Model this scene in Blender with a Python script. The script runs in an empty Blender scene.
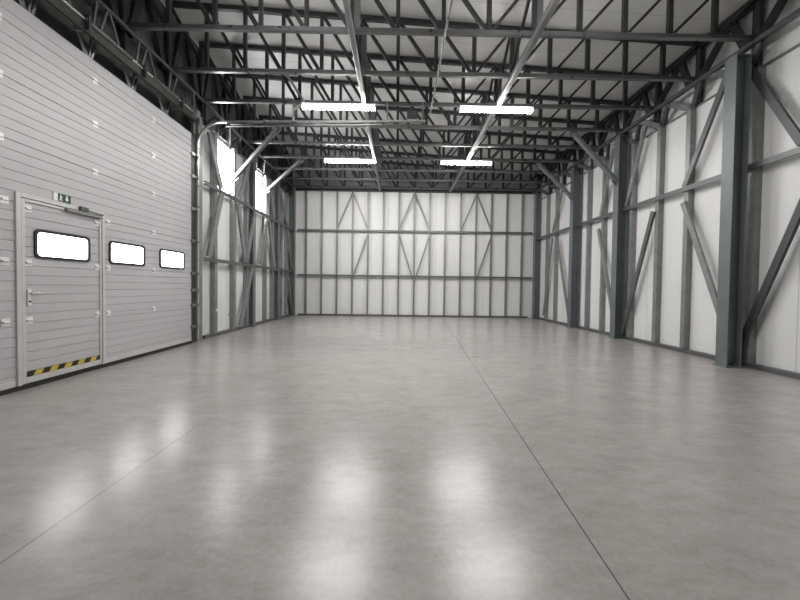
import bpy, bmesh, math
from mathutils import Vector, Matrix
V = Vector
scene = bpy.context.scene
COL = scene.collection
ORD = ['first', 'second', 'third', 'fourth', 'fifth', 'sixth', 'seventh', 'eighth', 'ninth', 'tenth', 'eleventh',
       'twelfth', 'thirteenth', 'fourteenth', 'fifteenth', 'sixteenth']

# ------------------------------------------------------------------ place
XD, XL, XR, YB = -4.31, -4.45, 5.84, 14.28      # gate plane, left wall, right wall, back wall
YF = -3.0                                       # open end of the hall behind the viewer
ZE = 5.25                                       # truss bottom chord
def roof_z(x): return 6.225 - 0.0545 * x        # underside of roof / top chord line

# ------------------------------------------------------------------ materials
def new_mat(name):
    m = bpy.data.materials.new(name); m.use_nodes = True
    nt = m.node_tree
    return m, nt, nt.nodes['Principled BSDF']

def mth(nt, op, a, b=None, clamp=False):
    n = nt.nodes.new('ShaderNodeMath'); n.operation = op; n.use_clamp = clamp
    for i, v in enumerate((a, b)):
        if v is None: continue
        if isinstance(v, (int, float)): n.inputs[i].default_value = v
        else: nt.links.new(v, n.inputs[i])
    return n.outputs[0]

def pos(nt):
    g = nt.nodes.new('ShaderNodeNewGeometry')
    s = nt.nodes.new('ShaderNodeSeparateXYZ'); nt.links.new(g.outputs['Position'], s.inputs[0])
    return g.outputs['Position'], s.outputs[0], s.outputs[1], s.outputs[2]

def noise(nt, vec, scale, detail=4, rough=0.55, stretch=None):
    if stretch:
        mp = nt.nodes.new('ShaderNodeMapping'); mp.inputs['Scale'].default_value = stretch
        nt.links.new(vec, mp.inputs['Vector']); vec = mp.outputs[0]
    n = nt.nodes.new('ShaderNodeTexNoise'); n.inputs['Scale'].default_value = scale
    n.inputs['Detail'].default_value = detail; n.inputs['Roughness'].default_value = rough
    nt.links.new(vec, n.inputs['Vector'])
    return n.outputs['Fac']

def ramp(nt, fac, stops):
    r = nt.nodes.new('ShaderNodeValToRGB'); nt.links.new(fac, r.inputs[0])
    el = r.color_ramp.elements
    while len(el) < len(stops): el.new(0.5)
    for e, (p, c) in zip(el, stops):
        e.position = p; e.color = (*c, 1) if len(c) == 3 else c
    return r.outputs[0]

def mixc(nt, fac, a, b):
    n = nt.nodes.new('ShaderNodeMix'); n.data_type = 'RGBA'
    if isinstance(fac, (int, float)): n.inputs[0].default_value = fac
    else: nt.links.new(fac, n.inputs[0])
    for i, v in ((6, a), (7, b)):
        if isinstance(v, tuple): n.inputs[i].default_value = (*v, 1)
        else: nt.links.new(v, n.inputs[i])
    return n.outputs[2]

def bump(nt, b, height, dist, strength=1.0):
    n = nt.nodes.new('ShaderNodeBump'); n.inputs['Distance'].default_value = dist
    n.inputs['Strength'].default_value = strength
    nt.links.new(height, n.inputs['Height']); nt.links.new(n.outputs[0], b.inputs['Normal'])

def steel(name, c, rough=0.45, metal=0.35, var=0.12, scale=6.0):
    m, nt, b = new_mat(name)
    p, x, y, z = pos(nt)
    f = noise(nt, p, scale, 5)
    lo = tuple(v * (1 - var) for v in c); hi = tuple(min(1, v * (1 + var)) for v in c)
    nt.links.new(ramp(nt, f, [(0.3, lo), (0.7, hi)]), b.inputs['Base Color'])
    b.inputs['Metallic'].default_value = metal
    nt.links.new(mth(nt, 'ADD', mth(nt, 'MULTIPLY', f, 0.2), rough - 0.1), b.inputs['Roughness'])
    return m

def flat(name, c, rough=0.5, metal=0.0):
    return steel(name, c, rough, metal, 0.04, 20)

def panel(name, c, axis, joint=1.0, off=0.0, rib=0.05, rough=0.42):
    """profiled sandwich panel: fine upright ribs and a joint every metre"""
    m, nt, b = new_mat(name)
    p, x, y, z = pos(nt)
    u = x if axis == 'x' else y
    t = mth(nt, 'MODULO', mth(nt, 'ADD', u, 100.0 + off), joint)
    d = mth(nt, 'MINIMUM', t, mth(nt, 'SUBTRACT', joint, t))
    line = mth(nt, 'LESS_THAN', d, 0.006)
    r = mth(nt, 'MODULO', mth(nt, 'ADD', u, 100.0), rib)
    rr = mth(nt, 'LESS_THAN', mth(nt, 'ABSOLUTE', mth(nt, 'SUBTRACT', r, rib / 2)), rib * 0.14)
    f = noise(nt, p, 1.3, 5, 0.6, (1, 1, 0.35))
    base = ramp(nt, f, [(0.3, tuple(v * 0.95 for v in c)), (0.7, tuple(min(1, v * 1.04) for v in c))])
    base = mixc(nt, mth(nt, 'MULTIPLY', line, 0.55), base, (0.25, 0.25, 0.25))
    nt.links.new(base, b.inputs['Base Color'])
    b.inputs['Roughness'].default_value = rough
    h = mth(nt, 'SUBTRACT', mth(nt, 'MULTIPLY', rr, -0.5), mth(nt, 'MULTIPLY', line, 2.0))
    bump(nt, b, h, 0.002, 0.8)
    return m

def emit(name, c, s):
    m, nt, b = new_mat(name)
    b.inputs['Base Color'].default_value = (0.8, 0.8, 0.8, 1)
    b.inputs['Emission Color'].default_value = (*c, 1)
    b.inputs['Emission Strength'].default_value = s
    b.inputs['Roughness'].default_value = 0.3
    return m

def floor_mat():
    m, nt, b = new_mat('polished_concrete')
    p, x, y, z = pos(nt)
    big = noise(nt, p, 0.45, 3, 0.5)
    mid = noise(nt, p, 3.2, 3, 0.6, (0.6, 1.1, 1))
    streak = noise(nt, p, 11.0, 4, 0.65, (0.55, 1.2, 1))
    fine = noise(nt, p, 34, 4, 0.6)
    tone = 1.0
    for n_, a_ in ((big, 0.16), (mid, 0.42), (streak, 0.50), (fine, 0.40)):
        tone = mth(nt, 'ADD', mth(nt, 'MULTIPLY', mth(nt, 'SUBTRACT', n_, 0.5), a_), tone)
    warm = mixc(nt, mid, (0.298, 0.289, 0.278), (0.322, 0.296, 0.283))
    mul = nt.nodes.new('ShaderNodeVectorMath'); mul.operation = 'SCALE'
    nt.links.new(warm, mul.inputs[0]); nt.links.new(tone, mul.inputs['Scale'])
    # two sawn joints
    j1 = mth(nt, 'LESS_THAN', mth(nt, 'ABSOLUTE', mth(nt, 'SUBTRACT', x, mth(nt, 'ADD', mth(nt, 'MULTIPLY', y, 0.0717), 0.855))), 0.0045)
    j1 = mth(nt, 'MULTIPLY', j1, mth(nt, 'LESS_THAN', y, 13.0))
    j2 = mth(nt, 'LESS_THAN', mth(nt, 'ABSOLUTE', mth(nt, 'ADD', x, 1.745)), 0.0035)
    j2 = mth(nt, 'MULTIPLY', j2, mth(nt, 'LESS_THAN', y, 2.95))
    j = mth(nt, 'MAXIMUM', j1, j2)
    nt.links.new(mixc(nt, mth(nt, 'MULTIPLY', j, 0.75), mul.outputs[0], (0.05, 0.05, 0.05)), b.inputs['Base Color'])
    ro = mth(nt, 'ADD', mth(nt, 'MULTIPLY', streak, 0.03), FLOOR_ROUGH)
    nt.links.new(ro, b.inputs['Roughness'])
    b.inputs['Specular IOR Level'].default_value = 0.5
    h = mth(nt, 'SUBTRACT', mth(nt, 'MULTIPLY', fine, 0.12), mth(nt, 'MULTIPLY', j, 2.0))
    bump(nt, b, h, 0.003, 0.25)
    return m

FLOOR_ROUGH = 0.232
M = {}
M['floor'] = floor_mat()
M['wall_x'] = panel('white_panel_back', (0.66, 0.66, 0.645), 'x', 1.0, 0.4)
M['wall_y'] = panel('white_panel_side', (0.66, 0.66, 0.65), 'y', 1.0, 0.1)
M['gable'] = panel('grey_gable_panel', (0.34, 0.34, 0.335), 'x', 1.0, 0.4)
M['ceil'] = panel('grey_roof_panel', (0.56, 0.56, 0.545), 'y', 1.0, 0.0, 0.25, 0.38)
M['column'] = steel('painted_blue_grey_steel', (0.132, 0.148, 0.154), 0.42, 0.15, 0.08, 3)
M['stud'] = steel('galvanised_steel', (0.235, 0.24, 0.237), 0.42, 0.45, 0.14, 7)
M['girt'] = steel('grey_girt_steel', (0.115, 0.12, 0.12), 0.42, 0.4, 0.12, 7)
M['truss'] = steel('dark_truss_steel', (0.038, 0.039, 0.04), 0.40, 0.4, 0.12, 5)
M['chord'] = steel('grey_chord_steel', (0.14, 0.142, 0.144), 0.30, 0.7, 0.10, 5)
M['bstud'] = steel('grey_back_stud', (0.21, 0.213, 0.21), 0.45, 0.4, 0.12, 7)
M['tube'] = steel('dull_zinc_tube', (0.13, 0.13, 0.13), 0.36, 0.5, 0.10, 9)
M['olive'] = steel('olive_grey_channel', (0.05, 0.05, 0.042), 0.42, 0.4, 0.15, 9)
M['hinge'] = steel('pale_hinge_metal', (0.75, 0.75, 0.75), 0.35, 0.3, 0.06, 20)
M['lintel'] = steel('shade_toned_lintel_panel', (0.03, 0.03, 0.029), 0.6, 0.0, 0.2, 3)  # dark base colour stands in for the unlit wall above the gate
M['eaves'] = panel('shade_toned_eaves_panel', (0.10, 0.10, 0.099), 'y', 1.0, 0.1)  # same wall panel, with the shade under the eaves put into its colour
M['shiny'] = steel('bright_zinc_steel', (0.52, 0.52, 0.51), 0.30, 0.75, 0.08, 9)
M['dark'] = steel('dark_grey_steel', (0.05, 0.052, 0.055), 0.45, 0.3, 0.1, 8)
M['door'] = steel('grey_gate_panel', (0.46, 0.454, 0.466), 0.45, 0.0, 0.03, 2.5)
M['alu'] = steel('pale_aluminium', (0.56, 0.555, 0.55), 0.42, 0.2, 0.05, 9)
M['rubber'] = flat('black_rubber', (0.012, 0.012, 0.013), 0.6)
M['white'] = flat('white_plastic', (0.75, 0.76, 0.76), 0.4)
M['green'] = flat('sign_green', (0.004, 0.05, 0.03), 0.45)
M['yellow'] = flat('tape_yellow', (0.52, 0.41, 0.06), 0.5)
M['black'] = flat('tape_black', (0.015, 0.015, 0.015), 0.5)
M['housing'] = flat('white_lamp_housing', (0.7, 0.7, 0.7), 0.4)
M['lamp'] = emit('lit_lamp_tube', (1.0, 0.98, 0.96), 62.0)
M['pane'] = emit('daylit_frosted_pane', (0.97, 0.985, 1.0), 18.0)
M['doorpane'] = emit('daylit_gate_pane', (1.0, 0.975, 0.985), 6.0)

# ------------------------------------------------------------------ mesh helpers
def link_mesh(name, bm, mats, parent=None):
    bmesh.ops.recalc_face_normals(bm, faces=bm.faces[:])
    me = bpy.data.meshes.new(name); bm.to_mesh(me); bm.free()
    for m in (mats if isinstance(mats, (list, tuple)) else [mats]): me.materials.append(m)
    o = bpy.data.objects.new(name, me); COL.objects.link(o)
    if parent: o.parent = parent
    return o

def tag(o, label, cat, group=None, kind=None):
    o['label'] = label; o['category'] = cat
    if group: o['group'] = group
    if kind: o['kind'] = kind
    return o

def empty(name, loc, label, cat, group=None, kind=None):
    o = bpy.data.objects.new(name, None); COL.objects.link(o); o.location = loc
    o.empty_display_size = 0.2
    return tag(o, label, cat, group, kind)

def P_box(w, h, c=None):
    c = min(w, h) * 0.12 if c is None else c
    a, b = w / 2, h / 2
    return [(-a + c, -b), (a - c, -b), (a, -b + c), (a, b - c), (a - c, b), (-a + c, b), (-a, b - c), (-a, -b + c)]
def P_c(w, h, t=0.008):          # channel, closed web towards +u, w along u, h along v
    a, b = w / 2, h / 2
    return [(-a, -b), (a, -b), (a, b), (-a, b), (-a, b - 2.2 * t), (-a + t, b - 2.2 * t), (-a + t, b - t), (a - t, b - t), (a - t, -b + t), (-a + t, -b + t), (-a + t, -b + 2.2 * t), (-a, -b + 2.2 * t)]
def P_i(d, w, tf=0.016, tw=0.012):  # I section, depth d along u, flange w along v
    a, b = d / 2, w / 2
    return [(-a, -b), (-a + tf, -b), (-a + tf, -tw / 2), (a - tf, -tw / 2), (a - tf, -b), (a, -b), (a, b), (a - tf, b), (a - tf, tw / 2), (-a + tf, tw / 2), (-a + tf, b), (-a, b)]
def P_l(w, h, t=0.008):
    a, b = w / 2, h / 2
    return [(-a, -b), (a, -b), (a, -b + t), (-a + t, -b + t), (-a + t, b), (-a, b)]
def P_o(r, n=14): return [(r * math.cos(2 * math.pi * i / n), r * math.sin(2 * math.pi * i / n)) for i in range(n)]

def prism(bm, p, q, prof, ref=(0, 0, 1), mi=0):
    p, q = V(p), V(q); d = (q - p).normalized(); r = V(ref)
    x = r - d * r.dot(d)
    if x.length < 1e-5: x = V((1, 0, 0)) - d * d.x
    x.normalize(); y = d.cross(x)
    A = [bm.verts.new(p + x * u + y * v) for u, v in prof]
    B = [bm.verts.new(q + x * u + y * v) for u, v in prof]
    n = len(prof); fs = []
    for i in range(n):
        j = (i + 1) % n
        fs.append(bm.faces.new((A[i], A[j], B[j], B[i])))
    fs.append(bm.faces.new(A[::-1])); fs.append(bm.faces.new(B))
    for f in fs: f.material_index = mi
    return fs

def box(bm, lo, hi, c=0.0, mi=0):
    lo, hi = V(lo), V(hi); s = hi - lo
    m = Matrix.Translation((lo + hi) / 2) @ Matrix.Diagonal((*s, 1))
    r = bmesh.ops.create_cube(bm, size=1.0, matrix=m)
    fs = set(f for v in r['verts'] for f in v.link_faces)
    for f in fs: f.material_index = mi
    if c > 0:
        es = list(set(e for v in r['verts'] for e in v.link_edges))
        rb = bmesh.ops.bevel(bm, geom=es, offset=c, segments=2, affect='EDGES', profile=0.5)
        for f in rb['faces']: f.material_index = mi

def member(name, p, q, prof, mat, ref=(0, 0, 1), parent=None):
    """one straight steel member; its origin stands at p"""
    bm = bmesh.new(); p, q = V(p), V(q)
    o0 = V((0, 0, 0)) if parent else p
    prism(bm, p - o0, q - o0, prof, ref)
    o = link_mesh(name, bm, mat, parent)
    if not parent: o.location = p
    return o

def sweep(bm, pts, prof, ref):
    """prof swept along a polyline that lies in a plane with normal ref"""
    pts = [V(p) for p in pts]; rings = []; ref = V(ref).normalized()
    for i, p in enumerate(pts):
        a = pts[max(0, i - 1)]; b = pts[min(len(pts) - 1, i + 1)]
        d = (b - a).normalized(); y = d.cross(ref)
        rings.append([bm.verts.new(p + ref * u + y * v) for u, v in prof])
    n = len(prof)
    for A, B in zip(rings, rings[1:]):
        for i in range(n):
            j = (i + 1) % n; bm.faces.new((A[i], A[j], B[j], B[i]))
    bm.faces.new(rings[0][::-1]); bm.faces.new(rings[-1])

def structure(name, bm, mat, label, cat):
    return tag(link_mesh(name, bm, mat), label, cat, kind='structure')

# ------------------------------------------------------------------ room shell
bm = bmesh.new(); box(bm, (-6.0, YF - 1.5, -0.2), (7.3, YB + 0.3, 0.0))
structure('floor', bm, M['floor'], 'polished mottled grey concrete floor with sawn joints', 'floor')

bm = bmesh.new()      # mono-pitch roof, falls to the right
pr = [(-4.75, roof_z(-4.75)), (XR + 0.2, roof_z(XR + 0.2)), (XR + 0.2, roof_z(XR + 0.2) + 0.15), (-4.75, roof_z(-4.75) + 0.15)]
A = [bm.verts.new((x, YF, z + 0.055)) for x, z in pr]; B = [bm.verts.new((x, YB + 0.2, z + 0.055)) for x, z in pr]
for i in range(4): bm.faces.new((A[i], A[(i + 1) % 4], B[(i + 1) % 4], B[i]))
bm.faces.new(A[::-1]); bm.faces.new(B)
structure('ceiling', bm, M['ceil'], 'grey panelled sloping roof underside above the steel trusses', 'ceiling')

bm = bmesh.new(); box(bm, (-4.7, YB, 0), (XR + 0.2, YB + 0.12, 5.25))
structure('wall_back', bm, M['wall_x'], 'white panelled back wall behind slim steel studs', 'wall')
bm = bmesh.new(); box(bm, (-4.7, YB, 5.25), (XR + 0.2, YB + 0.12, 6.5))
structure('wall_back_gable', bm, M['gable'], 'dark grey gable strip above the white back wall', 'wall')
bm = bmesh.new(); box(bm, (XR, YF, 0), (XR + 0.14, YB, 6.0))
structure('wall_right', bm, M['wall_y'], 'white ribbed panel wall behind the blue grey columns', 'wall')
bm = bmesh.new()
W = [(8.24, 9.04, 3.57, 4.83), (10.37, 11.20, 3.60, 4.83)]       # two tall windows (y0, y1, z0, z1)
G0, G1, GT = 1.75, 7.22, 4.40                                     # gate opening
def wl(y0, y1, z0, z1): box(bm, (XL - 0.14, y0, z0), (XL, y1, z1))
wl(YF, G0, 0, 4.86); wl(G1, YB, 0, 3.57); wl(G1, YB, 4.83, 4.86)
wl(G1, W[0][0], 3.57, 4.83); wl(W[0][1], W[1][0], 3.57, 4.83); wl(W[1][1], YB, 3.57, 4.83); wl(W[1][0], W[1][1], 3.57, 3.60)
structure('wall_left', bm, M['wall_y'], 'white panel wall with two tall windows beside the gate', 'wall')

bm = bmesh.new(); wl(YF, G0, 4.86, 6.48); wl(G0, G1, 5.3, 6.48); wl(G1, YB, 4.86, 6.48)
structure('wall_left_eaves', bm, M['eaves'], 'eaves strip, coloured dark for shade, above the white left wall panels', 'wall')
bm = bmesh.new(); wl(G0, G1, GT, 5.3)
structure('wall_left_lintel', bm, M['lintel'], 'wall strip, coloured dark for shade, behind the shaft above the gate', 'wall')

for i, (y0, y1, z0, z1) in enumerate(W):
    side = ['beside the gate', 'farther along the left wall, toward the back wall'][i]
    w = empty('window_%d' % (i + 1), (XL, (y0 + y1) / 2, z0), 'tall daylit wall window ' + side, 'window', 'tall wall windows', 'structure')
    ym = y0 + (y1 - y0) * 0.61
    bm = bmesh.new()
    L = lambda y, z: (0, y - (y0 + y1) / 2, z - z0)
    t = 0.028
    for (a, b, c, d) in ((y0, y1, z0, z0 + t), (y0, y1, z1 - t, z1), (y0, y0 + t, z0, z1), (y1 - t, y1, z0, z1), (ym - t / 2, ym + t / 2, z0, z1)):
        l, h = L(a, c), L(b, d); box(bm, (-0.10, l[1], l[2]), (0.004, h[1], h[2]), 0.004)
    link_mesh('window_frame', bm, M['alu'], w)
    bm = bmesh.new()
    for a, b in ((y0 + t, ym - t / 2), (ym + t / 2, y1 - t)):
        l, h = L(a, z0 + t), L(b, z1 - t); box(bm, (-0.07, l[1], l[2]), (-0.055, h[1], h[2]))
    link_mesh('pane', bm, M['pane'], w)

bm = bmesh.new(); box(bm, (-4.7, YF - 0.12, 0), (XR + 0.2, YF, 6.5))
structure('wall_front', bm, M['wall_x'], 'white panelled end wall behind the viewer', 'wall')

# base tracks
for nm, lo, hi, lab in (('baseboard_right', (XR - 0.10, YF, 0), (XR, YB - 0.1, 0.075), 'grey steel base track along the right wall'),
                        ('baseboard_back', (XL + 0.3, YB - 0.08, 0), (XR - 0.35, YB, 0.07), 'grey steel base track along the back wall'),
                        ('baseboard_left', (XL, 7.75, 0), (XL + 0.10, YB - 0.1, 0.075), 'grey steel base track along the left wall')):
    bm = bmesh.new(); box(bm, lo, hi, 0.006); structure(nm, bm, M['girt'], lab, 'base track')

# wall head angles (where the white panels meet the eaves)
for nm, x, y0, lab, s in (('trim_1', XR, YF, 'thin steel angle along the head of the right wall panels', -1), ('trim_2', XL, 7.3, 'thin steel angle along the head of the left wall panels', 1)):
    bm = bmesh.new(); prism(bm, (x + s * 0.035, y0, 4.86), (x + s * 0.035, YB - 0.05, 4.86), P_l(0.05, 0.05, 0.006), (s, 0, 0))
    structure(nm, bm, M['stud'], lab, 'trim')

# ------------------------------------------------------------------ back wall framing
YS = YB - 0.06
def xs(i): return -3.82 + 0.6436 * i
for i in range(15):
    x = xs(i)
    o = member('wall_stud', (x, YS, 0.07), (x, YS, 5.17), P_c(0.085, 0.07, 0.006), M['bstud'], (0, -1, 0))
    tag(o, '%s slim upright steel stud from the left on the white back wall' % ORD[i], 'wall stud', 'upright studs on the back wall')
for z, lab in ((3.54, 'upper steel rail running across the studs of the back wall'), (1.68, 'lower steel rail running across the studs of the back wall')):
    o = member('wall_girt', (XL + 0.30, YS - 0.07, z), (XR - 0.25, YS - 0.07, z), P_c(0.075, 0.07, 0.006), M['girt'], (0, -1, 0))
    tag(o, lab, 'wall rail', 'rails on the back wall')
o = member('wall_head_rail', (XL + 0.2, YS - 0.02, 5.22), (XR - 0.2, YS - 0.02, 5.22), P_c(0.12, 0.10, 0.008), M['truss'], (0, -1, 0))
tag(o, 'dark steel head rail along the top of the white back wall', 'wall rail')
tier = {'u': (3.60, 5.14), 'm': (1.74, 3.46)}
place = {3: 'left', 7: 'middle', 11: 'right'}
bb = []
for c in (3, 7, 11):
    for s in (-1, 1):
        bb.append((xs(c + s), 3.60, xs(c), 5.14, '%s leg of the %s upper brace peak on the back wall' % ('left' if s < 0 else 'right', place[c])))
bb += [(xs(4), 3.42, xs(3), 1.5, 'lone slanted brace below the upper rail on the left half of the back wall'),
       (xs(6), 3.42, xs(7), 1.4, 'left leg of the middle lower brace valley on the back wall'),
       (xs(8), 3.42, xs(7), 1.4, 'right leg of the middle lower brace valley on the back wall'),
       (xs(12), 3.42, xs(11), 1.5, 'lone slanted brace below the upper rail on the right half of the back wall')]
for x0, z0, x1, z1, lab in bb:
    o = member('wall_brace', (x0, YS - 0.035, z0), (x1, YS - 0.035, z1), P_c(0.06, 0.055, 0.006), M['bstud'], (0, -1, 0))
    tag(o, lab, 'wall brace', 'slanted braces on the back wall')

# ------------------------------------------------------------------ columns
def column(x0, x1, y, h, w, label):
    c = empty('steel_column', ((x0 + x1) / 2, y, 0), label, 'column', 'blue grey steel columns')
    d = x1 - x0
    member('shaft', (0, 0, 0.02), (0, 0, h), P_i(d, w), M['column'], (1, 0, 0), c)
    bm = bmesh.new(); box(bm, (-d / 2 - 0.03, -w / 2 - 0.02, 0), (d / 2 + 0.03, w / 2 + 0.02, 0.02), 0.003)
    for sx in (-1, 1):
        for sy in (-1, 1):
            prism(bm, (sx * d * 0.22, sy * w * 0.3, 0.02), (sx * d * 0.22, sy * w * 0.3, 0.055), P_o(0.016, 6))
    link_mesh('base_plate', bm, M['column'], c)
    bm = bmesh.new(); box(bm, (-d / 2, -w / 2, h), (d / 2, w / 2, h + 0.016), 0.002)
    link_mesh('cap_plate', bm, M['column'], c)
    return c
column(5.37, 5.61, 5.56, 5.02, 0.20, 'large blue grey steel column closest to the viewer on the right wall')
column(5.50, 5.78, 8.62, 5.08, 0.20, 'blue grey steel column second from the viewer, right wall, carrying the longer knee brace')
column(5.52, 5.78, 10.85, 5.08, 0.20, 'blue grey steel column third from the viewer, right wall, carrying the shorter knee brace')
column(5.60, 5.82, 13.95, 5.08, 0.22, 'blue grey steel column in the corner of the right and back walls')
column(-4.44, -4.29, 10.25, 5.16, 0.18, 'blue grey steel column rising by the near edge of the farther tall window')
column(-4.44, -4.29, 12.35, 5.16, 0.18, 'blue grey steel column on the left wall between farther tall window and back corner')
column(-4.44, -4.22, 14.0, 5.16, 0.22, 'blue grey steel column in the corner of the left and back walls')

# ------------------------------------------------------------------ right wall framing
XS = XR - 0.06
for i, (y, w) in enumerate(((5.53, 0.16), (6.76, 0.10), (7.52, 0.10), (8.36, 0.10), (9.52, 0.10), (10.27, 0.10), (11.1, 0.10), (12.36, 0.10), (13.1, 0.10))):
    o = member('wall_stud', (XS, y, 0.075), (XS, y, 4.83), P_c(0.115, w), M['stud'], (-1, 0, 0))
    tag(o, '%s galvanised upright stud of the right wall, counting from the viewer' % ORD[i], 'wall stud', 'upright studs on the right wall')
o = member('wall_girt', (XS - 0.085, YF, 3.26), (XS - 0.085, YB - 0.1, 3.26), P_c(0.05, 0.09, 0.008), M['girt'], (-1, 0, 0))
tag(o, 'long steel rail crossing the studs of the right wall at mid height', 'wall rail')
rb = [(5.66, 0.09, 4.50, 3.20, 'steel brace rising from the closest column foot to the picture edge'),
      (6.79, 3.0, 5.70, 0.25, 'steel brace falling from the mid rail to the closest column foot'),
      (7.58, 3.0, 8.52, 0.15, 'steel brace falling from the mid rail to the second column foot, viewer side'),
      (6.77, 3.30, 5.95, 5.0, 'steel brace above the mid rail rising to the closest column head'),
      (8.50, 3.32, 7.90, 5.05, 'steel brace above the mid rail starting at the second column'),
      (5.68, 5.10, 4.80, 3.34, 'steel brace falling from the closest column head to the picture edge'),
      (9.65, 2.95, 8.80, 0.25, 'steel brace falling from the mid rail to the second column foot, far side'),
      (9.55, 3.32, 9.05, 5.0, 'steel brace above the mid rail between second and third columns'),
      (12.51, 3.35, 11.75, 4.85, 'steel brace above the mid rail between third and corner columns'),
      (12.15, 3.0, 11.2, 0.3, 'steel brace falling from the mid rail to the third column foot'),
      (12.55, 3.1, 13.15, 0.2, 'steel brace falling from the mid rail toward the corner column foot')]
for y0, z0, y1, z1, lab in rb:
    o = member('wall_brace', (XS - 0.085, y0, z0), (XS - 0.085, y1, z1), P_c(0.05, 0.10, 0.008), M['dark'] if 'picture edge' in lab else M['girt'] if 'viewer side' in lab or 'closest column head' in lab else M['stud'], (-1, 0, 0))  # outermost braces get darker steel to paint in their shaded side
    tag(o, lab + ', right wall' if 'wall' not in lab else lab, 'wall brace', 'slanted braces on the right wall')

# ------------------------------------------------------------------ left wall framing
XT = XL + 0.06
ls = [(8.17, 0.13), (9.12, 0.13), (9.90, 0.10), (11.28, 0.10), (11.92, 0.10), (12.85, 0.08), (13.4, 0.08)]
for i, (y, w) in enumerate(ls):
    o = member('wall_stud', (XT, y, 0.075), (XT, y, 4.83), P_c(0.115, w), M['stud'], (1, 0, 0))
    tag(o, '%s galvanised upright stud of the left wall, counting from the gate' % ORD[i], 'wall stud', 'upright studs on the left wall')
for z, lab in ((1.81, 'lower steel rail crossing the studs of the left wall'), (3.50, 'upper steel rail under the tall windows of the left wall')):
    o = member('wall_girt', (XT + 0.085, 7.62, z), (XT + 0.085, YB - 0.15, z), P_c(0.05, 0.08, 0.008), M['girt'], (1, 0, 0))
    tag(o, lab, 'wall rail', 'rails on the left wall')
lb = [(8.36, 3.45, 7.80, 1.86, 'wide brace falling from the nearer window corner toward the gate, left wall'),
      (7.82, 4.70, 8.34, 3.56, 'wide brace between the gate head and the nearer window, left wall'),
      (9.22, 3.42, 9.66, 1.88, 'near leg of the brace valley between the two rails, left wall'),
      (10.30, 3.42, 9.72, 1.88, 'far leg of the brace valley between the two rails, left wall'),
      (10.12, 1.76, 9.36, 0.10, 'wide brace falling to the floor below the lower rail, left wall'),
      (11.40, 3.42, 11.95, 1.88, 'falling brace between the rails below the farther window, left wall'),
      (11.22, 3.42, 10.75, 1.88, 'rising brace between the rails below the farther window, left wall'),
      (12.80, 3.42, 12.45, 1.88, 'rising brace between the rails beside the last column, left wall'),
      (13.35, 3.42, 13.95, 1.88, 'falling brace between the rails at the back corner, left wall'),
      (13.35, 1.74, 14.0, 0.10, 'falling brace below the lower rail at the back corner, left wall'),
      (9.30, 3.56, 9.90, 4.78, 'rising brace between the two tall windows, left wall'),
      (11.45, 4.78, 11.90, 3.56, 'falling brace above the upper rail past the farther window, left wall'),
      (12.45, 4.78, 13.35, 3.56, 'long falling brace above the upper rail toward the back corner, left wall')]
for y0, z0, y1, z1, lab in lb:
    o = member('wall_brace', (XT + 0.085, y0, z0), (XT + 0.085, y1, z1), P_c(0.05, 0.16, 0.008), M['stud'], (1, 0, 0))
    tag(o, lab, 'wall brace', 'slanted braces on the left wall')

# ------------------------------------------------------------------ roof trusses
def xj(j): return -0.04 + 0.7150 * j
JS = list(range(-6, 9))
KY = [13.88 - 1.0563 * k for k in range(9)]
def make_truss(y, label):
    t = empty('roof_truss', (0, y, ZE), label, 'roof truss', 'roof trusses')
    x0, x1 = xj(-6) - 0.03, xj(8) + 0.03
    member('bottom_chord', (x0, 0, 0), (x1, 0, 0), P_box(0.075, 0.075), M['chord'], (0, 0, 1), t)
    member('top_chord', (x0, 0, roof_z(x0) - ZE), (x1, 0, roof_z(x1) - ZE), P_box(0.085, 0.085), M['truss'], (0, 0, 1), t)
    for j in JS:
        w = 0.065 if j < 2 else 0.075
        member('post', (xj(j), 0, 0.035), (xj(j), 0, roof_z(xj(j)) - ZE - 0.035), P_box(w, w), M['truss'], (1, 0, 0), t)
    for j in JS[:-1]:
        a, b = (j, j + 1) if j < 2 else (j + 1, j)
        w = 0.06 if j < 2 else 0.045
        s = 0.05 if j < 2 else -0.05
        member('diagonal', (xj(a) + s, 0, roof_z(xj(a)) - ZE - 0.05), (xj(b) - s, 0, 0.04), P_box(w, w), M['truss'], (0, 1, 0), t)
    return t
def tree_copy(o, loc):
    r = o.copy(); COL.objects.link(r); r.location = loc
    for ch in list(o.children):
        c = ch.copy(); COL.objects.link(c); c.parent = r
    return r
tn = ['roof truss nearest the back wall', 'second roof truss from the back wall', 'third roof truss from the back wall', 'roof truss holding the two far lamps',
      'roof truss just nearer than the two far lamps', 'roof truss just beyond the two near lamps', 'roof truss holding the two near lamps',
      'second roof truss from the top of the picture', 'roof truss closest to the viewer, topmost in the picture']
t0 = make_truss(KY[0], 'dark steel ' + tn[0])
for k in range(1, 9):
    t = tree_copy(t0, (0, KY[k], ZE)); t['label'] = 'dark steel ' + tn[k]

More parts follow.
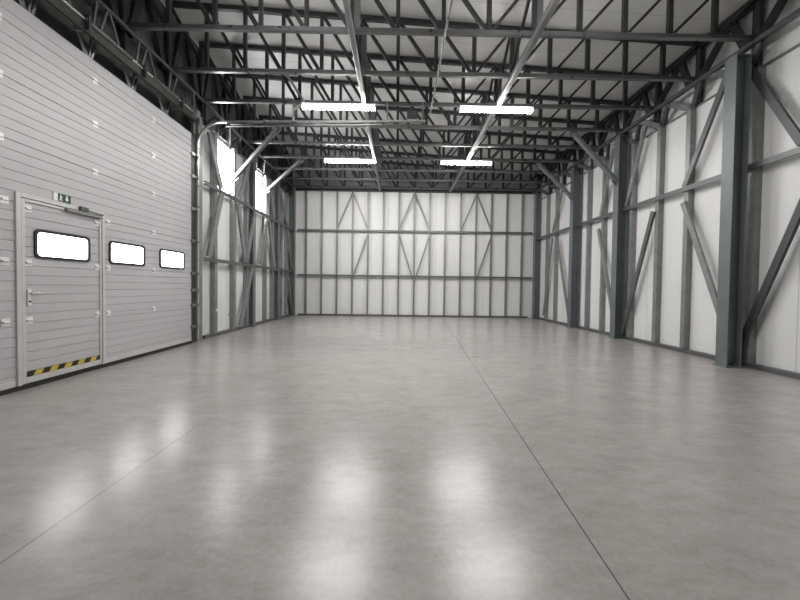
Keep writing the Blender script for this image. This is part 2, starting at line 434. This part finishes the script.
# longitudinal bracing girders along the hall
def girder(name, x, label, w):
    g = empty(name, (x, 0, ZE), label, 'bracing girder', 'bracing girders along the hall')
    member('bottom_tube', (0, 4.4, -0.08), (0, 13.9, -0.08), P_box(w, w), M['tube'], (0, 0, 1), g)
    for k in range(8):
        ya, yb = KY[k + 1], KY[k]
        hz = roof_z(x) - ZE - 0.1
        member('diagonal', (-0.02, ya + 0.08, hz), (-0.02, yb - 0.08, 0.02), P_l(0.06, 0.06, 0.006), M['truss'], (1, 0, 0), g)
        member('diagonal', (0.03, ya + 0.08, 0.02), (0.03, yb - 0.08, hz), P_l(0.06, 0.06, 0.006), M['truss'], (1, 0, 0), g)
        member('post', (0.075, ya, 0.04), (0.075, ya, hz + 0.05), P_c(0.06, 0.10, 0.006), M['tube'], (0, -1, 0), g)
girder('bracing_girder', -0.755, 'long galvanised bracing girder crossing the trusses left of the hall centre', 0.085)
girder('bracing_girder', 2.105, 'long galvanised bracing girder crossing the trusses right of the hall centre', 0.10)
bm = bmesh.new(); prism(bm, (0, 3.6, 0), (0, 7.9, 0), P_o(0.016, 10))
o = link_mesh('conduit', bm, M['girt']); o.location = (0.70, 0, ZE - 0.0530)
tag(o, 'thin grey conduit running below the nearer trusses toward the gate track end', 'conduit')

# ------------------------------------------------------------------ eaves
def eave_right():
    e = empty('eave_girder', (5.58, 0, 5.165), 'long lattice eave girder on the columns of the right wall', 'eave girder')
    member('chord', (0, YF, 0), (0, YB - 0.2, 0), P_box(0.075, 0.09), M['chord'], (0, 0, 1), e)
    for y in (5.72, 6.76, 7.52, 8.36, 9.52, 10.27, 11.1, 12.36, 13.1):
        for s in (-1, 1):
            member('web', (0.02, y + s * 0.40, -0.02), (0.20, y + s * 0.05, -0.29), P_c(0.05, 0.11, 0.007), M['dark'], (-1, 0, 0), e)
    member('edge_purlin', (0.11, 4.6, 0.735), (0.11, YB - 0.15, 0.735), P_c(0.13, 0.10, 0.008), M['truss'], (-1, 0, 0), e)
    for k in range(9):
        y = KY[k]
        member('strut', (0.03, y - 0.10, 0.04), (0.15, y - 0.52, 0.72), P_c(0.06, 0.12, 0.008), M['truss'], (-1, 0, 0), e)
        member('strut', (0.03, y - 0.92, 0.04), (0.15, y - 0.55, 0.72), P_c(0.06, 0.12, 0.008), M['truss'], (-1, 0, 0), e)
        member('eave_post', (0.20, y + 0.12, -0.3), (0.20, y + 0.12, 0.70), P_c(0.08, 0.10, 0.008), M['truss'], (-1, 0, 0), e)
eave_right()
def eave_left():
    e = empty('eave_girder', (-4.25, 0, 5.21), 'long lattice eave girder above the gate and tall windows', 'eave girder')
    member('chord', (0, YF, 0), (0, YB - 0.2, 0), P_box(0.05, 0.05), M['girt'], (0, 0, 1), e)
    member('bottom_chord', (-0.12, 1.8, -0.85), (-0.12, 7.12, -0.85), P_box(0.05, 0.05), M['dark'], (0, 0, 1), e)
    n = 0
    for i in range(-3, 4):
        yt = 5.05 + 0.78 * i; ya, yb = yt - 0.17, yt + 0.60
        if ya < 7.0: member('web', (0, yt - 0.01, -0.03), (-0.12, ya + 0.02, -0.82), P_box(0.035, 0.035), M['tube'], (1, 0, 0), e)
        if yb < 7.1:
            member('web', (0, yt + 0.03, -0.03), (-0.12, yb - 0.02, -0.82), P_box(0.035, 0.035), M['tube'], (1, 0, 0), e)
            member('web', (0, yb, -0.03), (-0.12, yb, -0.82), P_box(0.03, 0.03), M['tube'], (1, 0, 0), e)
    member('end_post', (0, 7.12, -0.03), (0, 7.12, -0.86), P_box(0.06, 0.06), M['girt'], (1, 0, 0), e)
    y = 7.5
    while y < 13.8:
        member('web', (0, y, -0.03), (-0.14, y + 0.27, -0.36), P_l(0.055, 0.055, 0.006), M['truss'], (1, 0, 0), e)
        member('web', (0, y + 0.54, -0.03), (-0.14, y + 0.27, -0.36), P_l(0.055, 0.055, 0.006), M['truss'], (1, 0, 0), e)
        y += 0.56
    for k in range(9):
        y = KY[k]
        member('strut', (-0.10, y - 0.10, 0.02), (-0.12, y - 0.48, 1.18), P_c(0.06, 0.13, 0.008), M['truss'], (1, 0, 0), e)
        member('strut', (-0.10, y - 0.92, 0.02), (-0.12, y - 0.55, 1.18), P_c(0.06, 0.13, 0.008), M['truss'], (1, 0, 0), e)
        member('eave_post', (-0.14, y + 0.12, -0.3), (-0.14, y + 0.12, 1.2), P_c(0.08, 0.10, 0.008), M['truss'], (1, 0, 0), e)
eave_left()

# ------------------------------------------------------------------ knee braces
def knee(p, q, label):
    p, q = V(p), V(q)
    o = empty('knee_brace', p, label, 'knee brace', 'knee braces under the trusses')
    member('tube', (0, 0, 0), q - p, P_box(0.11, 0.09), M['shiny2'], (0, 1, 0), o)
    for r, s in ((V((0, 0, 0)), 1), (q - p, -1)):
        d = (q - p).normalized() * s
        bm = bmesh.new(); prism(bm, r - d * 0.05, r + d * 0.1, P_box(0.02, 0.17, 0.004), (0, 1, 0))
        link_mesh('gusset_plate', bm, M['girt'], o)
M['shiny2'] = steel('grey_zinc_tube', (0.065, 0.067, 0.067), 0.45, 0.3, 0.08, 6)
M['blue_tube'] = M['column']
knee((-4.33, 9.08, 4.06), (-3.04, 8.63, 5.16), 'slanted grey knee brace rising from beside the nearer tall window')
knee((-4.32, 11.26, 4.33), (-3.08, 10.8, 5.18), 'slanted grey knee brace rising from beside the farther tall window')
M['shiny2'] = steel('blue_grey_tube', (0.15, 0.165, 0.175), 0.40, 0.3, 0.08, 6)
knee((5.51, 8.60, 3.97), (4.36, 8.60, 5.17), 'slanted blue grey knee brace from the second column to the trusses, right side')
knee((5.53, 10.82, 4.13), (4.40, 10.82, 5.2), 'slanted blue grey knee brace from the third column to the trusses, right side')

# ------------------------------------------------------------------ lamps
def lamp(x0, x1, yt, label):
    dy = 0.17 if yt < 9 else 0.20; y = yt - dy
    f = empty('light_fixture', ((x0 + x1) / 2, y, 5.075), label, 'ceiling lamp', 'strip lamps under the trusses')
    l = (x1 - x0) / 2
    bm = bmesh.new(); prism(bm, (-l, 0, 0.055), (l, 0, 0.055), [(-0.055, -0.065), (-0.002, -0.05), (-0.002, 0.05), (-0.055, 0.065)], (0, 0, 1))
    link_mesh('housing', bm, M['housing'], f)
    bm = bmesh.new(); pts = [(0.025, 0.06), (0.025, -0.06)] + [(0.0 - 0.055 * math.sin(a), -0.06 * math.cos(a)) for a in [math.pi * i / 10 for i in range(11)]]
    prism(bm, (-l + 0.02, 0, 0), (l - 0.02, 0, 0), pts, (0, 0, 1))
    link_mesh('diffuser', bm, M['lamp'], f)
    for s in (-1, 1):
        bm = bmesh.new(); box(bm, (s * l - 0.012, -0.066, -0.058), (s * l + 0.012, 0.066, 0.052), 0.006)
        link_mesh('end_cap', bm, M['housing'], f)
        bm = bmesh.new(); box(bm, (s * l * 0.8 - 0.012, -0.03, 0.05), (s * l * 0.8 + 0.012, dy + 0.02, 0.062), 0.002); box(bm, (s * l * 0.8 - 0.012, dy - 0.008, 0.05), (s * l * 0.8 + 0.012, dy + 0.008, 0.138), 0.002)
        link_mesh('hanger', bm, M['stud'], f)
lamp(-2.08, -0.52, KY[6], 'lit strip lamp in the near row on the left, above the gate track')
lamp(1.30, 2.85, KY[6], 'lit strip lamp in the near row on the right')
lamp(-2.27, -0.70, KY[3], 'lit strip lamp in the far row on the left')
lamp(1.29, 2.84, KY[3], 'lit strip lamp in the far row on the right')

lamp(-2.11, -0.52, 4.37, 'lit strip lamp just above the top edge of the picture, left')
lamp(1.33, 2.91, 4.37, 'lit strip lamp just above the top edge of the picture, right')
# ------------------------------------------------------------------ gate (sectional door)
PITCH = 0.1122; g = 0.006
def ribbed(bm, y0, y1, z0, z1, x=XD, depth=0.04, groove=0.008, first=0.0):
    """panel with horizontal grooves, swept along y"""
    pr = [(x - depth, z0 - g), (x - 0.012, z0 - g), (x - 0.012, z0), (x - 0.003, z0), (x, z0 + 0.004)]
    z = z0 + PITCH
    while z < z1 - 0.05:
        pr += [(x, z - 0.007), (x - groove, z - 0.003), (x - groove, z + 0.003), (x, z + 0.007)]
        z += PITCH
    pr += [(x, z1 - 0.004), (x - 0.003, z1), (x - 0.012, z1), (x - 0.012, z1 + g), (x - depth, z1 + g)]
    A = [bm.verts.new((a, y0, b)) for a, b in pr]; B = [bm.verts.new((a, y1, b)) for a, b in pr]
    n = len(pr)
    for i in range(n): bm.faces.new((A[i], A[(i + 1) % n], B[(i + 1) % n], B[i]))
    bm.faces.new(A[::-1]); bm.faces.new(B)
gate = empty('door_1', (0, 0, 0), 'huge grey ribbed sectional gate filling the left wall', 'gate', kind='structure')
zs = [0.055, 0.80, 1.473, 2.146, 2.82, 3.493, 4.10, 4.385]
W0, W1, WT = 3.87, 5.035, 2.265                     # wicket door outer frame
for i in range(7):
    bm = bmesh.new(); z0, z1 = zs[i] + g, zs[i + 1] - g
    if z1 < WT:
        ribbed(bm, G0, W0, z0, z1); ribbed(bm, W1, 7.15, z0, z1)
    elif z0 < WT:
        ribbed(bm, G0, W0, z0, z1); ribbed(bm, W1, 7.15, z0, z1); ribbed(bm, W0, W1, z0 + PITCH, z1)
    else: ribbed(bm, G0, 7.15, z0, z1)
    s = link_mesh('gate_section', bm, M['door'], gate)
    if i == 0: continue
    hy = [2.57, 3.73, 4.90, 6.05] if zs[i] > 2.3 else [3.77, 5.10, 6.05]
    for y in hy:
        bm = bmesh.new(); z = zs[i]
        box(bm, (XD, y - 0.042, z - 0.042), (XD + 0.007, y + 0.042, z - 0.008), 0.002)
        box(bm, (XD, y - 0.042, z + 0.008), (XD + 0.007, y + 0.042, z + 0.042), 0.002)
        prism(bm, (XD + 0.012, y - 0.03, z), (XD + 0.012, y + 0.03, z), P_o(0.012, 10))
        link_mesh('hinge', bm, M['hinge'], s)
bm = bmesh.new(); box(bm, (XD - 0.05, G0, 0.0), (XD + 0.006, 7.17, 0.055), 0.006)
link_mesh('bottom_seal', bm, M['rubber'], gate)
bm = bmesh.new(); box(bm, (XD - 0.003, G0, 0.058), (XD + 0.005, W0 - 0.01, 0.13), 0.002); box(bm, (XD - 0.003, W1 + 0.01, 0.058), (XD + 0.005, 7.15, 0.13), 0.002)
link_mesh('bottom_rail', bm, M['alu'], gate)

def rrect(y0, y1, z0, z1, r, n=6):
    out = []
    for cy, cz, a0 in ((y1 - r, z1 - r, 0), (y0 + r, z1 - r, 90), (y0 + r, z0 + r, 180), (y1 - r, z0 + r, 270)):
        for k in range(n + 1):
            a = math.radians(a0 + 90 * k / n); out.append((cy + r * math.cos(a), cz + r * math.sin(a)))
    return out
def ring(bm, o, i, x0, x1):
    n = len(o)
    def lv(pts, x): return [bm.verts.new((x, a, b)) for a, b in pts]
    O0, O1, I0, I1 = lv(o, x0), lv(o, x1), lv(i, x0), lv(i, x1)
    for k in range(n):
        j = (k + 1) % n
        bm.faces.new((O0[k], O0[j], O1[j], O1[k])); bm.faces.new((O1[k], O1[j], I1[j], I1[k]))
        bm.faces.new((I1[k], I1[j], I0[j], I0[k])); bm.faces.new((I0[k], I0[j], O0[j], O0[k]))
def gate_window(y0, y1, z0, z1, parent, fn='window_frame'):
    t = 0.034
    bm = bmesh.new(); ring(bm, rrect(y0, y1, z0, z1, 0.055), rrect(y0 + t, y1 - t, z0 + t, z1 - t, 0.04), XD - 0.002, XD + 0.016)
    f = link_mesh(fn, bm, M['rubber'], parent)
    bm = bmesh.new(); p = rrect(y0 + t, y1 - t, z0 + t, z1 - t, 0.04)
    a = [bm.verts.new((XD + 0.001, u, v)) for u, v in p]; b = [bm.verts.new((XD + 0.005, u, v)) for u, v in p]
    bm.faces.new(a[::-1]); bm.faces.new(b)
    for k in range(len(a)): bm.faces.new((a[k], a[(k + 1) % len(a)], b[(k + 1) % len(a)], b[k]))
    return f, bm
for y0, y1 in ((5.115, 5.835), (6.195, 6.915)):
    f, bm = gate_window(y0, y1, 1.535, 1.885, gate, 'gate_window')
    link_mesh('pane', bm, M['doorpane'], f)

# wicket door in the gate
wk = empty('door_2', (0, 0, 0), 'grey personnel door set into the large gate, with window and hazard tape', 'door', kind='structure')
bm = bmesh.new()
ribbed(bm, W0 + 0.10, W1 - 0.085, 0.20, WT - 0.09)
leaf = link_mesh('leaf', bm, M['door'], wk)
bm = bmesh.new()
X0, X1 = XD - 0.03, XD + 0.022
for y0, y1 in ((W0, W0 + 0.052), (W1 - 0.048, W1)): box(bm, (X0, y0, 0.058), (X1, y1, WT), 0.005)
box(bm, (X0, W0 + 0.052, WT - 0.05), (X1, W1 - 0.048, WT), 0.005)
box(bm, (XD - 0.038, W0 + 0.03, 0.06), (XD - 0.03, W0 + 0.12, WT - 0.03)); box(bm, (XD - 0.038, W1 - 0.11, 0.06), (XD - 0.03, W1 - 0.03, WT - 0.03)); box(bm, (XD - 0.038, W0 + 0.12, WT - 0.11), (XD - 0.03, W1 - 0.11, WT - 0.03)); box(bm, (XD - 0.038, W0 + 0.05, 0.058), (XD - 0.03, W1 - 0.05, 0.21))
link_mesh('door_frame', bm, M['alu'], wk)
bm = bmesh.new()
X1 = XD + 0.014
for y0, y1 in ((W0 + 0.058, W0 + 0.10), (W1 - 0.085, W1 - 0.053)): box(bm, (X0, y0, 0.065), (X1, y1, WT - 0.056), 0.004)
box(bm, (X0, W0 + 0.10, WT - 0.09), (X1, W1 - 0.085, WT - 0.056), 0.004)
box(bm, (X0, W0 + 0.10, 0.065), (X1, W1 - 0.085, 0.135), 0.004)
link_mesh('leaf_rail', bm, M['alu'], wk)
f, bm = gate_window(4.07, 4.80, 1.53, 1.88, wk)
link_mesh('pane', bm, M['doorpane'], f)
# hazard tape
bm = bmesh.new(); ya, yb, za, zb = W0 + 0.10, W1 - 0.052, 0.14, 0.20; n = 11; sl = 0.055
box(bm, (XD - 0.005, ya, za), (XD + 0.008, yb, zb), 0.0, 0)
for i in range(n):
    if i % 2 == 0: continue
    a = ya + (yb - ya) * i / n; b = ya + (yb - ya) * (i + 1) / n
    vs = [bm.verts.new(p) for p in ((XD + 0.0095, a - sl / 2 + 0.01, za), (XD + 0.0095, b - sl / 2 + 0.01, za), (XD + 0.0095, b + sl / 2 - 0.01, zb), (XD + 0.0095, a + sl / 2 - 0.01, zb))]
    fc = bm.faces.new(vs); fc.material_index = 1
    ws = [bm.verts.new((XD + 0.008, v.co.y, v.co.z)) for v in vs]
    for k in range(4):
        q = bm.faces.new((vs[k], vs[(k + 1) % 4], ws[(k + 1) % 4], ws[k])); q.material_index = 1
h = link_mesh('hazard_tape', bm, [M['black'], M['yellow']], wk); h['label'] = 'black and yellow striped hazard tape'
# handle and lock plate
bm = bmesh.new(); box(bm, (XD, 3.985, 0.97), (XD + 0.022, 4.022, 1.16), 0.006)
pl = link_mesh('lock_plate', bm, M['white'], wk)
bm = bmesh.new(); prism(bm, (XD + 0.018, 4.004, 1.115), (XD + 0.06, 4.004, 1.115), P_o(0.010)); prism(bm, (XD + 0.055, 3.997, 1.115), (XD + 0.055, 4.13, 1.115), P_o(0.010))
link_mesh('door_handle', bm, M['shiny'], pl)
bm = bmesh.new(); prism(bm, (XD + 0.02, 4.004, 1.02), (XD + 0.027, 4.004, 1.02), P_o(0.012)); link_mesh('keyhole', bm, M['black'], pl)
# door closer
bm = bmesh.new(); box(bm, (XD + 0.014, 4.43, WT - 0.095), (XD + 0.05, 4.97, WT - 0.06), 0.006)
cl = link_mesh('door_closer', bm, M['stud'], wk)
bm = bmesh.new(); box(bm, (XD + 0.02, 4.62, WT - 0.055), (XD + 0.06, 4.74, WT + 0.01), 0.01); prism(bm, (XD + 0.055, 4.68, WT - 0.03), (XD + 0.06, 4.96, WT - 0.045), P_box(0.016, 0.02))
link_mesh('closer_arm', bm, M['girt'], cl)
for z in (0.80, 1.473, 2.10):
    for y in (W0 + 0.135, W1 - 0.12):
        bm = bmesh.new()
        box(bm, (XD, y - 0.042, z - 0.042), (XD + 0.007, y + 0.042, z - 0.008), 0.002); box(bm, (XD, y - 0.042, z + 0.008), (XD + 0.007, y + 0.042, z + 0.042), 0.002)
        prism(bm, (XD + 0.012, y - 0.03, z), (XD + 0.012, y + 0.03, z), P_o(0.012, 10))
        link_mesh('hinge', bm, M['hinge'], wk)

# exit sign
ex = empty('exit_sign', (XD, 4.41, 2.325), 'small green and white emergency exit sign above the personnel door', 'sign')
hw, hh = 0.112, 0.052
bm = bmesh.new(); box(bm, (0.001, -hw, -hh), (0.012, hw, hh), 0.002); link_mesh('sign_plate', bm, M['white'], ex)
bm = bmesh.new(); box(bm, (0.011, -hw + 0.055, -hh + 0.002), (0.014, hw - 0.002, hh - 0.002)); link_mesh('green_field', bm, M['green'], ex)
bm = bmesh.new()
def poly(pts):
    a = [bm.verts.new((0.0145, u, v)) for u, v in pts]; b = [bm.verts.new((0.0135, u, v)) for u, v in pts]
    bm.faces.new(a); bm.faces.new(b[::-1])
    for k in range(len(a)): bm.faces.new((a[k], a[(k + 1) % len(a)], b[(k + 1) % len(a)], b[k]))
cx = -0.022
poly([(cx + 0.009 * math.cos(t * 0.524), 0.032 + 0.009 * math.sin(t * 0.524)) for t in range(12)])
poly([(cx - 0.010, 0.021), (cx + 0.012, 0.021), (cx + 0.010, -0.008), (cx + 0.020, -0.040), (cx + 0.010, -0.042), (cx, -0.016), (cx - 0.012, -0.042), (cx - 0.022, -0.040), (cx - 0.009, -0.006)])
poly([(cx + 0.012, 0.020), (cx + 0.026, 0.004), (cx + 0.021, 0.0), (cx + 0.008, 0.012)])
ax = 0.058     # arrow pointing down
poly([(ax - 0.011, 0.038), (ax + 0.011, 0.038), (ax + 0.011, 0.0), (ax + 0.026, 0.0), (ax, -0.036), (ax - 0.026, 0.0), (ax - 0.011, 0.0)])
link_mesh('pictogram', bm, M['white'], ex)

# ------------------------------------------------------------------ gate gear
tr = empty('gate_track', (0, 0, 0), 'bright curved gate track turning from the gate jamb under the roof', 'gate track')
TY = 7.36
bm = bmesh.new()
pts = [(-4.30, TY, 0.02), (-4.30, TY, 4.19)]
for i in range(1, 13):
    a = math.pi / 2 * i / 12
    pts.append((-4.30 + 0.52 * (1 - math.cos(a)), TY, 4.19 + 0.52 * math.sin(a)))
pts.append((0.56, TY, 4.80))
sweep(bm, pts, P_c(0.05, 0.035, 0.004), (0, -1, 0))
link_mesh('rail', bm, M['shiny'], tr)
bm = bmesh.new(); prism(bm, (-3.72, TY + 0.05, 4.66), (0.56, TY + 0.05, 4.755), P_l(0.05, 0.05, 0.005), (0, 0, 1)); link_mesh('rail_angle', bm, M['girt'], tr)
bm = bmesh.new(); box(bm, (-4.43, 7.17, 0), (-4.33, 7.185, 4.85), 0.003); box(bm, (-4.345, 7.17, 0), (-4.33, 7.33, 4.85), 0.003)
link_mesh('jamb_angle', bm, M['dark'], tr)
bm = bmesh.new(); prism(bm, (-4.38, 7.53, 0), (-4.38, 7.53, 4.9), P_c(0.09, 0.14, 0.01), (1, 0, 0))
link_mesh('jamb_post', bm, M['stud'], tr)
for z in (0.35, 0.80, 1.12, 1.473, 2.146, 2.82, 3.493, 3.95):
    bm = bmesh.new(); box(bm, (XD + 0.0, 7.12, z - 0.03), (XD + 0.05, 7.20, z + 0.03), 0.004)
    prism(bm, (XD + 0.06, 7.14, z), (XD + 0.06, 7.36, z), P_o(0.011, 10)); prism(bm, (XD + 0.05, 7.30, z), (XD + 0.05, 7.335, z), P_o(0.024, 14))
    link_mesh('roller', bm, M['shiny'] if z > 2.5 else M['stud'], tr)
for x, zt in ((-2.27, 5.26), (-0.26, 5.26), (0.50, 5.26)):
    bm = bmesh.new(); zt_ = 5.22
    prism(bm, (x, TY + 0.03, 4.76 + 0.02 * x), (x, TY + 0.03, zt_), P_l(0.035, 0.035, 0.004), (0, -1, 0)); prism(bm, (x, TY, zt_ - 0.02), (x, 7.56, zt_ - 0.02), P_l(0.035, 0.035, 0.004), (0, 0, 1))
    link_mesh('hanger', bm, M['stud'], tr)
bm = bmesh.new(); prism(bm, (-2.44, TY + 0.02, 5.78), (-2.04, TY + 0.02, 5.17), P_l(0.05, 0.05, 0.005), (0, -1, 0)); prism(bm, (-2.27, TY + 0.02, 5.0), (-2.04, TY + 0.02, 5.17), P_l(0.04, 0.04, 0.005), (0, -1, 0))
link_mesh('hanger_brace', bm, M['shiny'], tr)
bm = bmesh.new(); box(bm, (0.16, TY - 0.05, 4.86), (0.38, TY + 0.05, 5.0), 0.008)
for i in range(4): box(bm, (0.18 + i * 0.05, TY - 0.06, 4.87), (0.205 + i * 0.05, TY - 0.045, 4.99), 0.004)
link_mesh('spring_bumper', bm, M['dark'], tr)

sh = empty('torsion_shaft', (-4.10, 0, 4.67), 'bright torsion spring shaft running above the gate', 'gate shaft')
bm = bmesh.new(); prism(bm, (0, 1.9, 0), (0, 7.05, 0), P_o(0.018, 14)); link_mesh('shaft', bm, M['shiny'], sh)
bm = bmesh.new(); prism(bm, (-0.03, 1.9, -0.075), (-0.03, 7.1, -0.075), P_c(0.13, 0.05, 0.006), (0, 0, 1)); link_mesh('carrier_channel', bm, M['olive'], sh)
for y0, y1 in ((2.3, 3.9), (4.62, 5.3), (5.75, 6.4)):
    bm = bmesh.new(); n = int((y1 - y0) / 0.012)
    seg = 12; prev = None
    for i in range(n + 1):
        r = 0.030 + (0.004 if i % 2 else -0.002)
        rg = [bm.verts.new((r * math.cos(2 * math.pi * s / seg), y0 + (y1 - y0) * i / n, r * math.sin(2 * math.pi * s / seg))) for s in range(seg)]
        if prev:
            for s in range(seg): bm.faces.new((prev[s], prev[(s + 1) % seg], rg[(s + 1) % seg], rg[s]))
        else: bm.faces.new(rg[::-1])
        prev = rg
    bm.faces.new(prev)
    link_mesh('spring', bm, M['tube'], sh)
for y in (4.55, 5.55, 6.5, 7.0):
    bm = bmesh.new(); box(bm, (-0.16, y - 0.02, -0.13), (0.05, y + 0.02, 0.06), 0.006); prism(bm, (0, y - 0.035, 0), (0, y + 0.035, 0), P_o(0.04, 14))
    link_mesh('bearing_bracket', bm, M['dark'], sh)
bm = bmesh.new(); prism(bm, (0, 6.86, 0), (0, 6.97, 0), P_o(0.09, 20)); prism(bm, (0, 6.85, 0), (0, 6.862, 0), P_o(0.1, 20)); link_mesh('cable_drum', bm, M['stud'], sh)

# small sockets on the left wall
for y, z, lab in ((8.20, 0.62, 'small white round socket low on the second left wall stud'), (9.05, 0.45, 'small grey socket low on the left wall panel below the nearer window')):
    s = empty('wall_socket', (XL + (0.118 if y < 8.6 else 0.0), y, z), lab, 'socket')
    bm = bmesh.new(); prism(bm, (0, 0, 0), (0.015, 0, 0), P_o(0.045, 16)); link_mesh('socket_plate', bm, M['white'] if y < 8.6 else M['stud'], s)
    bm = bmesh.new(); prism(bm, (0.014, 0, 0), (0.02, 0, 0), P_o(0.022, 14)); link_mesh('socket_insert', bm, M['alu'], s)

# ------------------------------------------------------------------ light
w = bpy.data.worlds.new('daylight'); scene.world = w; w.use_nodes = True
w.node_tree.nodes['Background'].inputs[0].default_value = (0.93, 0.96, 1.0, 1)
w.node_tree.nodes['Background'].inputs[1].default_value = 1.0

# ------------------------------------------------------------------ camera
cam = bpy.data.cameras.new('camera'); co = bpy.data.objects.new('camera', cam); COL.objects.link(co)
p, yw, r = 0.0219, 0.0083, 0.0129
fw = V((math.sin(yw) * math.cos(p), math.cos(yw) * math.cos(p), -math.sin(p)))
rt = V((math.cos(yw), -math.sin(yw), 0)); up = rt.cross(fw)
rt, up = rt * math.cos(r) + up * math.sin(r), -rt * math.sin(r) + up * math.cos(r)
mw = Matrix((rt, up, -fw)).transposed().to_4x4(); mw.translation = (0, 0, 1.25)
co.matrix_world = mw
cam.sensor_fit = 'HORIZONTAL'; cam.sensor_width = 36.0; cam.lens = 36.0 * 340 / 800
cam.shift_y = -6.0 / 800; cam.clip_start = 0.05; cam.clip_end = 200
scene.camera = co
scene.view_settings.view_transform = 'Standard'; scene.view_settings.look = 'None'
scene.view_settings.gamma = 1.0; scene.view_settings.use_curve_mapping = False
scene.view_settings.exposure = 1.20
